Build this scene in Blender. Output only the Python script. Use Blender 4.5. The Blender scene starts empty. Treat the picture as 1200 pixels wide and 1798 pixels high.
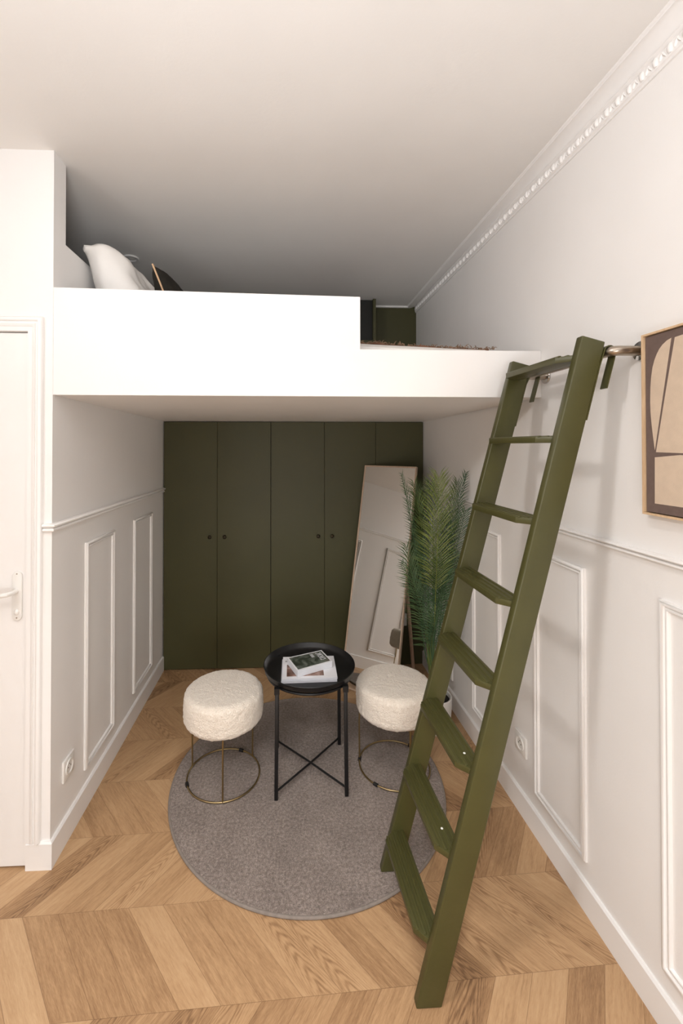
import bpy, bmesh, math, random
from mathutils import Vector, Matrix, noise
random.seed(7)
sc = bpy.context.scene
C = sc.collection
PI = math.pi

# ------------------------------------------------------------------ camera, world, light, exposure
F, CX, CY, YAW, PITCH = 760.48, 545.10, 777.35, 0.0469, 0.0098
cam = bpy.data.cameras.new('camera'); camo = bpy.data.objects.new('camera', cam); C.objects.link(camo)
cam.sensor_fit = 'HORIZONTAL'; cam.sensor_width = 36.0; cam.lens = 36.0 * F / 1200.0
cam.shift_x = (600 - CX) / 1200.0; cam.shift_y = (CY - 899) / 1200.0
cam.clip_start = 0.02
camo.location = (0, 0, 1.62); camo.rotation_euler = (PI / 2 + PITCH, 0, -YAW)
sc.camera = camo

w = bpy.data.worlds.new('world'); sc.world = w; w.use_nodes = True
w.node_tree.nodes['Background'].inputs[0].default_value = (1.0, 0.95, 0.9, 1)
w.node_tree.nodes['Background'].inputs[1].default_value = 0.10

def area(name, loc, target, sx, sy, power, col, shape='RECTANGLE', spread=PI):
    l = bpy.data.lights.new(name, 'AREA'); l.shape = shape; l.size = sx
    if shape in ('RECTANGLE', 'ELLIPSE'): l.size_y = sy
    l.energy = power; l.color = col; l.spread = spread
    o = bpy.data.objects.new(name, l); C.objects.link(o); o.location = loc
    d = Vector(target) - Vector(loc); o.rotation_euler = d.to_track_quat('-Z', 'Y').to_euler()
    return o
LIGHTS = [
 ('added_side_fill', (-2.5, -2.4, 1.45), (1.0, -1.4, 1.4), 1.4, 1.8, 34, (.95, .985, 1.03), 'RECTANGLE'),  # unseen soft source added on the left to brighten the right wall
 ('ceiling_lamp_light', (-1.5, 0.1, 2.65), (1.0, 1.4, 1.2), 0.26, 0.26, 9.0, (1, .97, .95), 'DISK', 2.3),
 ('added_down_fill', (0.0, 0.75, 2.77), (0.0, 0.87, 0.0), 0.20, 0.20, 3.6, (1, .98, .96), 'DISK', 1.75),  # added without a fixture: lights the floor, spares the loft front
 ('added_down_fill', (-0.3, -0.6, 2.77), (-0.2, -.3, 0.0), 0.20, 0.20, 17, (.97, .99, 1.02), 'DISK', 1.75),  # added overhead fill behind the camera, no fixture
 ('added_up_fill', (0.3, -1.0, 1.4), (0.3, -1.0, 3.0), .35, .35, 40, (.96, .985, 1.03), 'DISK'),  # added out of view, bounces light off the ceiling
 ('added_up_fill', (-0.3, -0.2, 2.0), (-.3, -0.1, 3.0), .3, .3, 18, (.94, .985, 1.04), 'DISK'),  # second added bounce source, lifts the nearer ceiling
 ('added_low_fill', (-0.1, -0.6, 0.9), (0.0, 2.5, 1.0), 0.8, 0.8, 6.5, (1, .99, .96), 'DISK', 1.9),  # added fill out of view, brightens the passage under the loft
]
for a_ in LIGHTS: area(*a_)

vs = sc.view_settings
vs.view_transform = 'Standard'; vs.look = 'None'; vs.exposure = -0.09; vs.gamma = 1.0; vs.use_curve_mapping = False

# ------------------------------------------------------------------ measurements of the room (metres)
XL = -0.9241; YF = 1.731; YB = 3.20; YU = 3.37
def XR(y): return 1.0326 - 0.0223 * (y - 1.731)
def ZC(y): return 2.782 - 0.0335 * (max(y, 1.0) - 1.731)

# ------------------------------------------------------------------ node helpers
def srgb(r, g, b):
    def f(c):
        c /= 255.0
        return c / 12.92 if c <= 0.04045 else ((c + 0.055) / 1.055) ** 2.4
    return (f(r), f(g), f(b), 1)

class NT:
    def __init__(s, name):
        s.m = bpy.data.materials.new(name); s.m.use_nodes = True
        s.t = s.m.node_tree; s.b = s.t.nodes['Principled BSDF']
    def n(s, typ, **kw):
        x = s.t.nodes.new(typ)
        for k, v in kw.items(): setattr(x, k, v)
        return x
    def link(s, a, b): s.t.links.new(a, b)
    def put(s, sock, v):
        if hasattr(v, 'node'): s.link(v, sock)
        else: sock.default_value = v
    def math(s, op, a, b=None, c=None):
        x = s.n('ShaderNodeMath', operation=op); s.put(x.inputs[0], a)
        if b is not None: s.put(x.inputs[1], b)
        if c is not None: s.put(x.inputs[2], c)
        return x.outputs[0]
    def coord(s, kind='Object'): return s.n('ShaderNodeTexCoord').outputs[kind]
    def noise(s, vec, scale, detail=3, rough=0.5, dist=0.0, out='Fac'):
        x = s.n('ShaderNodeTexNoise'); s.put(x.inputs['Vector'], vec)
        x.inputs['Scale'].default_value = scale; x.inputs['Detail'].default_value = detail
        x.inputs['Roughness'].default_value = rough; x.inputs['Distortion'].default_value = dist
        return x.outputs[out]
    def ramp(s, fac, stops):
        x = s.n('ShaderNodeValToRGB'); s.put(x.inputs[0], fac); e = x.color_ramp.elements
        while len(e) < len(stops): e.new(0.5)
        for i, (p, c) in enumerate(stops): e[i].position = p; e[i].color = c
        return x.outputs[0]
    def mix(s, fac, a, b, blend='MIX'):
        x = s.n('ShaderNodeMix', data_type='RGBA', blend_type=blend); s.put(x.inputs[0], fac)
        s.put(x.inputs[6], a); s.put(x.inputs[7], b); return x.outputs[2]
    def bump(s, h, strength, dist=0.01):
        x = s.n('ShaderNodeBump'); x.inputs['Strength'].default_value = strength; x.inputs['Distance'].default_value = dist
        s.put(x.inputs['Height'], h); s.link(x.outputs[0], s.b.inputs['Normal'])
    def base(s, v): s.put(s.b.inputs['Base Color'], v)
    def set(s, rough=0.5, metal=0.0, spec=0.5):
        s.b.inputs['Roughness'].default_value = rough; s.b.inputs['Metallic'].default_value = metal
        s.b.inputs['Specular IOR Level'].default_value = spec

def paint(name, col, rough=0.5, var=0.03, bump=0.15, scale=6, spec=0.5, bscale=180):
    t = NT(name); c = t.coord()
    f = t.noise(c, scale, 3)
    d = tuple(x * (1 - var) for x in col[:3]) + (1,); l = tuple(min(1, x * (1 + var)) for x in col[:3]) + (1,)
    t.base(t.ramp(f, [(0.35, d), (0.65, l)])); t.set(rough, 0, spec)
    if bump: t.bump(t.noise(c, bscale, 2), bump, 0.002)
    return t.m

M = {}
M['wall'] = paint('white_wall_paint', srgb(243, 240, 237), 0.55, 0.012, 0.12, 3, 0.3)
M['ceiling'] = paint('white_ceiling_paint', srgb(241, 238, 234), 0.8, 0.015, 0.15, 2, 0.2, 90)
M['trim'] = paint('white_satin_trim_paint', srgb(244, 241, 238), 0.38, 0.01, 0.05, 4, 0.45)
M['green'] = paint('olive_green_ladder_paint', srgb(72, 70, 36), 0.38, 0.05, 0.12, 9, 0.45, 60)
M['green_door'] = paint('olive_green_cupboard_paint', srgb(74, 72, 43), 0.5, 0.05, 0.1, 3, 0.4, 120)
M['black'] = paint('matt_black_steel', srgb(13, 13, 15), 0.45, 0.08, 0.05, 20, 0.5)
M['rubber'] = paint('black_rubber', srgb(20, 19, 18), 0.7, 0.05, 0, 20)
M['socket'] = paint('white_plastic', srgb(238, 235, 230), 0.3, 0.01, 0, 5)
M['dark_hole'] = paint('dark_contact_hole', srgb(96, 86, 78), 0.7, 0.05, 0, 5)
M['pot'] = paint('white_ceramic', srgb(232, 229, 224), 0.3, 0.02, 0.02, 6)
M['soil'] = paint('dark_potting_soil', srgb(34, 27, 22), 0.95, 0.3, 0.6, 60)
M['stem'] = paint('palm_stem', srgb(104, 116, 60), 0.5, 0.25, 0.2, 12)
M['linen'] = paint('white_cotton', srgb(240, 236, 231), 0.85, 0.015, 0.3, 10, 0.2, 240)
M['blackcloth'] = paint('black_cotton', srgb(40, 37, 32), 0.9, 0.15, 0.4, 30, 0.2, 240)
M['piping'] = paint('beige_piping', srgb(206, 170, 134), 0.8, 0.05, 0.1, 30)
M['throw'] = paint('brown_wool', srgb(120, 86, 68), 0.95, 0.25, 0.5, 40, 0.1)
M['fringe'] = paint('greyish_brown_wool_fringe', srgb(134, 108, 88), 0.95, 0.3, 0.5, 40, 0.1)
M['nicheback'] = paint('near_black_shelf_back', srgb(26, 25, 20), 0.6, 0.1, 0.05, 5)  # near-black holds the shelf niche's shade; other boards share it
M['brown'] = paint('print_taupe_ink', srgb(112, 95, 88), 0.8, 0.05, 0.25, 60, 0.2, 500)
M['beige'] = paint('print_sand_ink', srgb(212, 191, 169), 0.8, 0.03, 0.25, 40, 0.2, 500)

def metal(name, col, rough):
    t = NT(name); f = t.noise(t.coord(), 40, 2)
    t.base(t.ramp(f, [(0.3, tuple(x * .9 for x in col[:3]) + (1,)), (0.7, col)])); t.set(rough, 1.0); return t.m
M['brass'] = metal('brushed_brass', srgb(172, 152, 112), 0.3)
M['steel'] = metal('brushed_steel', srgb(178, 166, 152), 0.3)
M['chrome'] = metal('polished_chrome', srgb(205, 202, 198), 0.12)
M['knob'] = metal('dark_bronze', srgb(58, 52, 42), 0.45)

def wood(name, a, b, axis):
    t = NT(name); mp = t.n('ShaderNodeMapping'); t.link(t.coord(), mp.inputs[0])
    sc_ = [30, 30, 30]; sc_[axis] = 2.5; mp.inputs['Scale'].default_value = sc_
    f = t.noise(mp.outputs[0], 3, 5, 0.6, 0.4)
    t.base(t.ramp(f, [(0.3, a), (0.7, b)])); t.set(0.5, 0, 0.3); t.bump(f, 0.1, 0.002); return t.m
M['oak'] = wood('light_oak_frame', srgb(206, 172, 134), srgb(226, 196, 160), 2)
M['oak_pale'] = wood('pale_beech_frame', srgb(186, 160, 138), srgb(206, 182, 160), 2)
M['oak_dark'] = wood('oak_stand', srgb(186, 152, 128), srgb(206, 174, 150), 2)

t = NT('mirror_glass'); t.base((0.86, 0.86, 0.845, 1)); t.set(0.015, 1.0); M['mirror'] = t.m

def leafmat(name, a, b):
    t = NT(name); f = t.noise(t.coord(), 14, 2); t.base(t.ramp(f, [(0.3, a), (0.7, b)])); t.set(0.45, 0, 0.4)
    return t.m
M['leaf_light'] = leafmat('palm_leaf_yellow_green', srgb(92, 106, 46), srgb(126, 137, 72))
M['leaf_dark'] = leafmat('palm_leaf_deep_green', srgb(48, 76, 48), srgb(84, 112, 76))
M['leaf_mid2'] = leafmat('palm_leaf_green', srgb(62, 88, 50), srgb(98, 122, 78))
M['leaf_mid'] = leafmat('palm_leaf_mid_green', srgb(66, 88, 42), srgb(96, 118, 62))

# boucle
t = NT('cream_boucle'); c = t.coord()
v = t.n('ShaderNodeTexVoronoi'); t.link(c, v.inputs['Vector']); v.inputs['Scale'].default_value = 150
nz = t.noise(c, 90, 4, 0.7, 1.2)
t.base(t.ramp(nz, [(0.25, srgb(228, 214, 198)), (0.6, srgb(246, 236, 222))])); t.set(0.95, 0, 0.1)
t.b.inputs['Sheen Weight'].default_value = 0.3
h = t.math('SUBTRACT', nz, t.math('MULTIPLY', v.outputs['Distance'], 0.6)); t.bump(h, 0.9, 0.004); M['boucle'] = t.m

# rug
t = NT('grey_carpet_pile'); c = t.coord()
n1 = t.noise(c, 5, 3, 0.6); n2 = t.noise(c, 85, 4, 0.75); n3 = t.noise(c, 260, 2, 0.6)
mx = t.math('ADD', t.math('MULTIPLY', n1, 0.16), t.math('ADD', t.math('MULTIPLY', n2, 0.54), t.math('MULTIPLY', n3, 0.30)))
t.base(t.ramp(mx, [(0.38, srgb(102, 89, 81)), (0.5, srgb(140, 126, 117)), (0.62, srgb(180, 164, 154))]))
t.set(1.0, 0, 0.05); t.b.inputs['Sheen Weight'].default_value = 0.25
t.bump(t.math('ADD', n2, n3), 0.8, 0.006); M['rug'] = t.m
M['rug_edge'] = paint('grey_stitched_binding', srgb(138, 128, 120), 0.9, 0.08, 0.6, 60, 0.1, 300)

# chevron oak floor
t = NT('chevron_oak_planks'); sp = t.n('ShaderNodeSeparateXYZ'); t.link(t.coord('Object'), sp.inputs[0])
px, py = sp.outputs[0], sp.outputs[1]
ca, sa = math.cos(0.0375), math.sin(0.0375)
U = t.math('ADD', t.math('MULTIPLY', px, ca), t.math('MULTIPLY', py, sa))
V = t.math('SUBTRACT', t.math('MULTIPLY', py, ca), t.math('MULTIPLY', px, sa))
P_ = 0.2975; K = 0.80; PW = 0.1185
vv = t.math('DIVIDE', t.math('SUBTRACT', V, 1.2885), P_)
row = t.math('FLOOR', vv); fr = t.math('SUBTRACT', vv, row)
par = t.math('MODULO', t.math('ADD', row, 1000.0), 2.0)              # row 0 (nearest full one) -> 0
sgn = t.math('SUBTRACT', 1.0, t.math('MULTIPLY', par, 2.0))           # +1 even, -1 odd
sh = t.math('MULTIPLY', t.math('MULTIPLY', sgn, K * P_), t.math('SUBTRACT', fr, 0.5))
uu = t.math('DIVIDE', t.math('ADD', t.math('ADD', U, sh), 0.0325), PW)
idn = t.math('FLOOR', uu); uf = t.math('SUBTRACT', uu, idn)
# distance to joints in metres
dj = t.math('MULTIPLY', t.math('MINIMUM', uf, t.math('SUBTRACT', 1.0, uf)), PW * 0.78)
ds = t.math('MULTIPLY', t.math('MINIMUM', fr, t.math('SUBTRACT', 1.0, fr)), P_)
dm = t.math('MINIMUM', dj, ds)
cmb = t.n('ShaderNodeCombineXYZ'); t.put(cmb.inputs[0], idn); t.put(cmb.inputs[1], row)
wn = t.n('ShaderNodeTexWhiteNoise', noise_dimensions='3D'); t.link(cmb.outputs[0], wn.inputs['Vector'])
rnd = wn.outputs['Value']; rsep = t.n('ShaderNodeSeparateColor'); t.link(wn.outputs['Color'], rsep.inputs[0])
# along-plank and across-plank coordinates
inv = 1 / math.sqrt(1 + K * K)
acr = t.math('MULTIPLY', t.math('SUBTRACT', uf, 0.5), PW * inv)
alo = t.math('ADD', t.math('MULTIPLY', V, 1 / inv), t.math('MULTIPLY', t.math('MULTIPLY', acr, sgn), K))
gv = t.n('ShaderNodeCombineXYZ')
t.put(gv.inputs[0], t.math('ADD', acr, t.math('MULTIPLY', rsep.outputs[0], 7.0)))
t.put(gv.inputs[1], t.math('ADD', t.math('MULTIPLY', alo, 0.085), t.math('MULTIPLY', rsep.outputs[1], 9.0)))
t.put(gv.inputs[2], t.math('MULTIPLY', rnd, 31.0))
g1 = t.noise(gv.outputs[0], 20, 3, 0.5, 0.5)
g2 = t.noise(gv.outputs[0], 130, 4, 0.65, 0.2)
g3 = t.noise(gv.outputs[0], 620, 3, 0.65)
lo = t.math('SUBTRACT', V, t.math('MULTIPLY', row, P_))               # position along the plank
bow = t.math('POWER', t.math('ADD', t.math('DIVIDE', t.math('ABSOLUTE', t.math('ADD', acr, t.math('MULTIPLY', t.math('SUBTRACT', rsep.outputs[1], 0.5), 0.03))), 0.040), 0.0001), 1.7)
ph = t.math('ADD', t.math('MULTIPLY', lo, 34.0), t.math('ADD', t.math('MULTIPLY', bow, 5.5), t.math('MULTIPLY', g1, 9.0)))
rings = t.math('POWER', t.math('MULTIPLY', t.math('ADD', t.math('SINE', t.math('MULTIPLY', ph, 5.0)), 1.0), 0.5), 1.5)
rmask = t.math('MULTIPLY', t.math('GREATER_THAN', rsep.outputs[2], 0.66), t.math('MAXIMUM', 0.0, t.math('SUBTRACT', 1.15, t.math('MULTIPLY', bow, 0.8))))
rings = t.math('MULTIPLY', t.math('MULTIPLY', rings, rmask), 0.20)
tone = t.math('ADD', t.math('MULTIPLY', rnd, 0.34), t.math('ADD', t.math('MULTIPLY', g1, 0.30), t.math('MULTIPLY', g2, 0.55)))
tone = t.math('SUBTRACT', tone, rings)
tone = t.math('ADD', tone, t.math('MULTIPLY', t.math('SUBTRACT', g3, 0.5), 0.42))
colw = t.ramp(tone, [(0.20, srgb(122, 91, 64)), (0.42, srgb(161, 125, 90)), (0.62, srgb(187, 150, 111)), (0.9, srgb(204, 169, 130))])
jm = t.math('LESS_THAN', dm, 0.0008)
colw = t.mix(t.math('MULTIPLY', jm, 0.45), colw, srgb(96, 66, 42))
t.base(colw); t.set(0.48, 0, 0.35)
hgt = t.math('SUBTRACT', t.math('MULTIPLY', g2, 0.25), jm); t.bump(hgt, 0.25, 0.0015); M['floor'] = t.m

# magazine covers
def cover(name, stops, scale, dist):
    t = NT(name); t.base(t.ramp(t.noise(t.coord(), scale, 4, 0.6, dist), stops)); t.set(0.3, 0, 0.5); return t.m
M['cover_forest'] = cover('cover_photo_forest', [(0.3, srgb(30, 30, 28)), (0.45, srgb(62, 70, 60)), (0.6, srgb(112, 118, 110)), (0.75, srgb(78, 46, 40))], 16, 1.0)
M['cover_brown'] = cover('cover_photo_brown', [(0.3, srgb(70, 42, 34)), (0.5, srgb(122, 88, 72)), (0.7, srgb(190, 160, 150))], 14, 1.2)
M['paper'] = paint('white_paper', srgb(232, 232, 236), 0.5, 0.02, 0, 20)
t = NT('page_block'); sx_ = t.n('ShaderNodeSeparateXYZ'); t.link(t.coord(), sx_.inputs[0])
t.base(t.ramp(t.math('FRACT', t.math('MULTIPLY', sx_.outputs[2], 900)), [(0.2, srgb(205, 206, 212)), (0.7, srgb(232, 232, 236))])); t.set(0.7); M['pages'] = t.m
M['ink'] = paint('dark_print', srgb(60, 58, 58), 0.5, 0.02, 0, 20)

# ------------------------------------------------------------------ mesh helpers
class MB:
    def __init__(s): s.v = []; s.f = []
    def add(s, vs_, fs):
        o = len(s.v); s.v += [tuple(x) for x in vs_]; s.f += [tuple(i + o for i in f) for f in fs]
    def box(s, x0, x1, y0, y1, z0, z1, mat=None):
        vs_ = [Vector((x, y, z)) for x in (x0, x1) for y in (y0, y1) for z in (z0, z1)]
        if mat: vs_ = [mat @ v for v in vs_]
        s.add(vs_, [(0, 1, 3, 2), (4, 6, 7, 5), (0, 4, 5, 1), (2, 3, 7, 6), (0, 2, 6, 4), (1, 5, 7, 3)])
    def prism(s, poly, a, b, fn):
        """poly: list of 2-D points, fn(p,q,t)->xyz, extruded from a to b"""
        n = len(poly); vs_ = [fn(p, q, a) for p, q in poly] + [fn(p, q, b) for p, q in poly]
        s.add(vs_, [tuple(range(n))[::-1], tuple(range(n, 2 * n))] + [(i, (i + 1) % n, (i + 1) % n + n, i + n) for i in range(n)])
    def sweep(s, rings, closed=False, cap=True):
        n = len(rings[0]); o = len(s.v)
        for r in rings: s.v += [tuple(p) for p in r]
        m = len(rings)
        for k in range(m if closed else m - 1):
            a = o + k * n; b = o + ((k + 1) % m) * n
            for i in range(n): s.f.append((a + i, a + (i + 1) % n, b + (i + 1) % n, b + i))
        if cap and not closed:
            s.f.append(tuple(range(o, o + n))[::-1]); s.f.append(tuple(range(o + (m - 1) * n, o + m * n)))
    def tube(s, pts, r, seg=12, closed=False, rs=None):
        pts = [Vector(p) for p in pts]; rings = []; prev = None
        for i, p in enumerate(pts):
            if closed: d = (pts[(i + 1) % len(pts)] - pts[i - 1])
            else: d = (pts[min(i + 1, len(pts) - 1)] - pts[max(i - 1, 0)])
            d.normalize()
            if prev is None:
                a = Vector((0, 0, 1)) if abs(d.z) < 0.9 else Vector((1, 0, 0)); u = d.cross(a).normalized()
            else: u = (prev - d * prev.dot(d)).normalized()
            prev = u; v_ = d.cross(u); rr = rs[i] if rs else r
            rings.append([p + (u * math.cos(2 * PI * k / seg) + v_ * math.sin(2 * PI * k / seg)) * rr for k in range(seg)])
        s.sweep(rings, closed)
    def lathe(s, prof, cx=0, cy=0, seg=48, mat=None):
        rings = []
        for r, z in prof:
            ring = [Vector((cx + r * math.cos(2 * PI * k / seg), cy + r * math.sin(2 * PI * k / seg), z)) for k in range(seg)]
            if mat: ring = [mat @ p for p in ring]
            rings.append(ring)
        s.sweep(rings, False, True)
    def ellipsoid(s, c, rx, ry, rz, seg=8, ring=5, mat=None):
        rings = []
        for j in range(1, ring):
            th = PI * j / ring
            rings.append([Vector(c) + ((mat or Matrix.Identity(3)) @ Vector((rx * math.sin(th) * math.cos(2 * PI * k / seg), ry * math.sin(th) * math.sin(2 * PI * k / seg), rz * math.cos(th)))) for k in range(seg)])
        s.sweep(rings, False, True)
    def ring_frame(s, fn, a0, a1, b0, b1, prof):
        """mitred rectangular moulding; fn(a,b,h)->xyz; prof: closed list of (inset, height)"""
        corners = [(a0, b0, 1, 1), (a1, b0, -1, 1), (a1, b1, -1, -1), (a0, b1, 1, -1)]
        rings = [[fn(a + d * sa_, b + d * sb_, h) for d, h in prof] for a, b, sa_, sb_ in corners]
        s.sweep(rings, True)

ORG = {}
def part(name, mb, mat, parent=None, smooth=True, bevel=0.0, seg=2, angle=35, mats=None, mod=None):
    me = bpy.data.meshes.new(name)
    root = parent; o_ = Vector((0, 0, 0))
    if parent is not None: o_ = ORG[parent.name]
    me.from_pydata([tuple(Vector(p) - o_) for p in mb.v], [], mb.f)
    bm = bmesh.new(); bm.from_mesh(me)
    bmesh.ops.remove_doubles(bm, verts=bm.verts, dist=1e-6)
    bmesh.ops.recalc_face_normals(bm, faces=bm.faces)
    if bevel:
        ed = [e for e in bm.edges if len(e.link_faces) == 2 and e.calc_face_angle(0) > math.radians(30)]
        bmesh.ops.bevel(bm, geom=ed, offset=bevel, segments=seg, affect='EDGES', clamp_overlap=True, profile=0.5)
    if smooth:
        for f in bm.faces: f.smooth = True
        for e in bm.edges:
            if len(e.link_faces) == 2 and e.calc_face_angle(0) > math.radians(angle): e.smooth = False
    bm.to_mesh(me); bm.free()
    ob = bpy.data.objects.new(name, me); C.objects.link(ob)
    for m_ in (mats or [mat]): me.materials.append(m_)
    if parent is not None: ob.parent = parent
    ORG[ob.name] = o_
    return ob

def tag(o, label, cat, group=None):
    o['label'] = label; o['category'] = cat
    if group: o['group'] = group
    return o
def thing(name, label, cat, loc, group=None):
    o = bpy.data.objects.new(name, None); C.objects.link(o); o.location = loc; o.empty_display_size = 0.05
    ORG[o.name] = Vector(loc); return tag(o, label, cat, group)
def struct(name, mb, mat, parent=None, **kw):
    o = part(name, mb, mat, parent, **kw)
    if parent is None: o['kind'] = 'structure'
    return o

# ------------------------------------------------------------------ room shell
m = MB(); m.box(-2.6, 1.3, -5.1, 3.5, -0.05, 0.0); struct('floor', m, M['floor'], smooth=False)
m = MB(); pts = [(-5.1, ZC(0)), (1.0, ZC(1.0)), (3.5, ZC(3.5)), (3.5, 2.95), (-5.1, 2.95)]
m.prism(pts, -2.6, 1.3, lambda p, q, t_: (t_, p, q)); struct('ceiling', m, M['ceiling'], smooth=False)
m = MB(); m.prism([(-5.1, 0), (3.5, 0), (3.5, 2.9), (-5.1, 2.9)], 0, 0.12, lambda p, q, t_: (XR(p) + t_, p, q))
struct('wall_right', m, M['wall'], smooth=False)
# wall carrying the door, flush with the front of the loft
m = MB()
DX0, DX1, DZ = -1.86, -1.0131, 2.0674
for b in ((-2.6, DX0, 0, 2.85), (DX1, XL, 0, 2.85), (DX0, DX1, DZ, 2.85)): m.box(b[0], b[1], YF, 1.822, b[2], b[3])
struct('wall_front', m, M['wall'], smooth=False)
m = MB(); m.box(-1.03, XL, 1.822, 3.37, 0, 1.812); struct('wall_left', m, M['wall'], smooth=False)
m = MB(); m.box(-1.0, XL, 1.822, YU, 1.812, 2.452); struct('wall_parapet', m, M['wall'], smooth=False)
# loft: stepped front board and deck
m = MB()
m.prism([(XL, 1.8228), (XR(YF), 1.8228), (XR(YF), 2.0145), (0.2835, 2.0145), (0.2835, 2.2264), (XL, 2.2447)], YF, YF + 0.075, lambda p, q, t_: (p, t_, q))
m.prism([(YF + 0.002, 1.8226), (YU, 1.806), (YU, 1.87), (YF + 0.06, 1.87)], XL, 1.012, lambda p, q, t_: (t_, p, q))
m.box(-1.9, -0.99, 1.83, YU, 1.80, 1.87)
struct('wall_loft', m, M['wall'], smooth=False, bevel=0.002)
m = MB(); m.box(-1.98, -1.9, 1.822, 3.45, 1.75, 2.85); struct('wall_alcove', m, M['wall'], smooth=False)
m = MB(); m.box(-2.0, 1.05, YU, 3.46, 0, 2.85); struct('wall_back', m, M['green_door'], smooth=False)
# rest of the room, behind the camera: side wall and rear wall with its window
m = MB(); m.box(-2.7, -2.6, -5.1, 1.82, 0, 2.9); struct('wall_side', m, M['wall'], smooth=False)
m = MB()
for b in ((-2.7, -1.6, 0, 2.9), (0.4, 1.3, 0, 2.9), (-1.6, 0.4, 0, 0.25), (-1.6, 0.4, 2.35, 2.9)): m.box(b[0], b[1], -5.2, -5.1, b[2], b[3])
struct('wall_rear', m, M['wall'], smooth=False)
m = MB(); m.ring_frame(lambda a, b, h: (a, -5.1 + h, b), -1.6, 0.4, 0.25, 2.35, [(0, -.08), (0, .01), (.05, .01), (.05, -.08)])
m.box(-.625, -.575, -5.16, -5.12, .3, 2.3); wf = struct('window_1', m, M['trim'], smooth=False)

# ------------------------------------------------------------------ floor plinths
def base_prof(th, h): return [(0, 0), (th, 0), (th, h - .006), (th * .55, h), (0, h)]
m = MB(); TH = .0125; H0 = .104
bp = base_prof(TH, H0)
m.sweep([[(XL + p, YB - .001, q) for p, q in bp], [(XL + p, YF - p, q) for p, q in bp], [(DX1 + .003, YF - p, q) for p, q in bp]])
struct('baseboard_left', m, M['trim'], smooth=False)
m = MB(); m.prism(base_prof(TH, H0), -5.1, YB, lambda p, q, t_: (XR(t_) - p, t_, q)); struct('baseboard_right', m, M['trim'], smooth=False)
m = MB(); m.prism(base_prof(TH, H0), -2.6, DX0 - .06, lambda p, q, t_: (t_, YF - p, q)); struct('baseboard_front', m, M['trim'], smooth=False)

# ------------------------------------------------------------------ dado rails
def rail_prof(z0, z1):
    h = z1 - z0; pr = [(0, 0)]
    for k in range(7): a = -PI / 2 + PI * k / 6; pr.append((.006 + .009 * math.cos(a), .24 * h + .22 * h * math.sin(a)))
    pr.append((.006, .52 * h))
    for k in range(7): a = -PI / 2 + PI * k / 6; pr.append((.008 + .012 * math.cos(a), .76 * h + .22 * h * math.sin(a)))
    pr.append((0, h)); return [(p, z0 + q) for p, q in pr]
m = MB(); rp = rail_prof(1.290, 1.324)
m.sweep([[(XL + p, 3.198, q) for p, q in rp], [(XL + p, YF - p, q) for p, q in rp], [(-.9525, YF - p, q) for p, q in rp]])
struct('trim_1', m, M['trim'], angle=50)
m = MB(); rp = rail_prof(1.292, 1.318)
m.prism(rp, -5.1, YB - .002, lambda p, q, t_: (XR(t_) - p, t_, q)); struct('trim_2', m, M['trim'], angle=50)

# ------------------------------------------------------------------ rectangular wall mouldings
def mould_prof(wd, hh):
    pr = [(0, 0), (0, hh * .55)]
    for k in range(6): a = PI - PI * k / 5; pr.append((wd * .30 + wd * .22 * math.cos(a), hh * .6 + hh * .4 * math.sin(a)))
    pr += [(wd * .60, hh * .45)]
    for k in range(6): a = PI - PI * k / 5; pr.append((wd * .80 + wd * .17 * math.cos(a), hh * .35 + hh * .35 * math.sin(a)))
    pr += [(wd, 0)]; return pr
mp_ = mould_prof(.027, .014)
i_ = 3
for y0, y1 in ((2.003, 2.32), (2.606, 2.94)):
    m = MB(); m.ring_frame(lambda a, b, h: (XL + h, a, b), y0, y1, .168, 1.188, mp_); struct('trim_%d' % i_, m, M['trim'], angle=50); i_ += 1
for y0, y1 in ((.87, 1.1737), (1.478, 1.782), (2.064, 2.37), (2.655, 3.05)):
    m = MB(); m.ring_frame(lambda a, b, h: (XR(a) - h, a, b), y0, y1, .170, 1.193, mp_); struct('trim_%d' % i_, m, M['trim'], angle=50); i_ += 1

# ------------------------------------------------------------------ cornice with an egg-and-dart band
def corn(y):
    zt = ZC(y) + .002; pj = .030 + (.068 - .030) * max(0, min(1, (y - 1.09) / 2.28)); q = pj + .004
    pr = [(0, 2.679), (.006, 2.679), (.006, 2.687), (.010, 2.690), (.010, 2.722), (.014, 2.724), (.018, 2.730), (.016, 2.736), (.010, 2.738)]
    zb = 2.738; ztt = zt - .014
    for k in range(1, 8):
        a = PI / 2 * k / 8; pr.append((.010 + (q - .014) * (1 - math.cos(a)), zb + (ztt - zb) * math.sin(a)))
    pr += [(q - .004, ztt), (q, ztt), (q + .002, zt - .010), (q, zt - .008), (q + .004, zt - .006), (q + .006, zt - .002), (q + .006, zt), (0, zt)]
    return [(XR(y) - p, y, z) for p, z in pr]
m = MB(); m.sweep([corn(y) for y in (-5.1, 1.0, 1.6, 2.2, 2.8, YU)])
y = 1.03; k = 0
while y < 3.34:
    x = XR(y) - .010
    m.ellipsoid((x, y, 2.707), .009, .0095, .0145, 8, 6)
    for sgn_ in (-1, 1):
        R_ = Matrix.Rotation(sgn_ * .55, 3, 'X')
        m.ellipsoid((x, y + .023 + sgn_ * .004, 2.707), .006, .0035, .013, 6, 5, R_)
    y += .046
struct('trim_9', m, M['trim'], angle=50)

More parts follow.
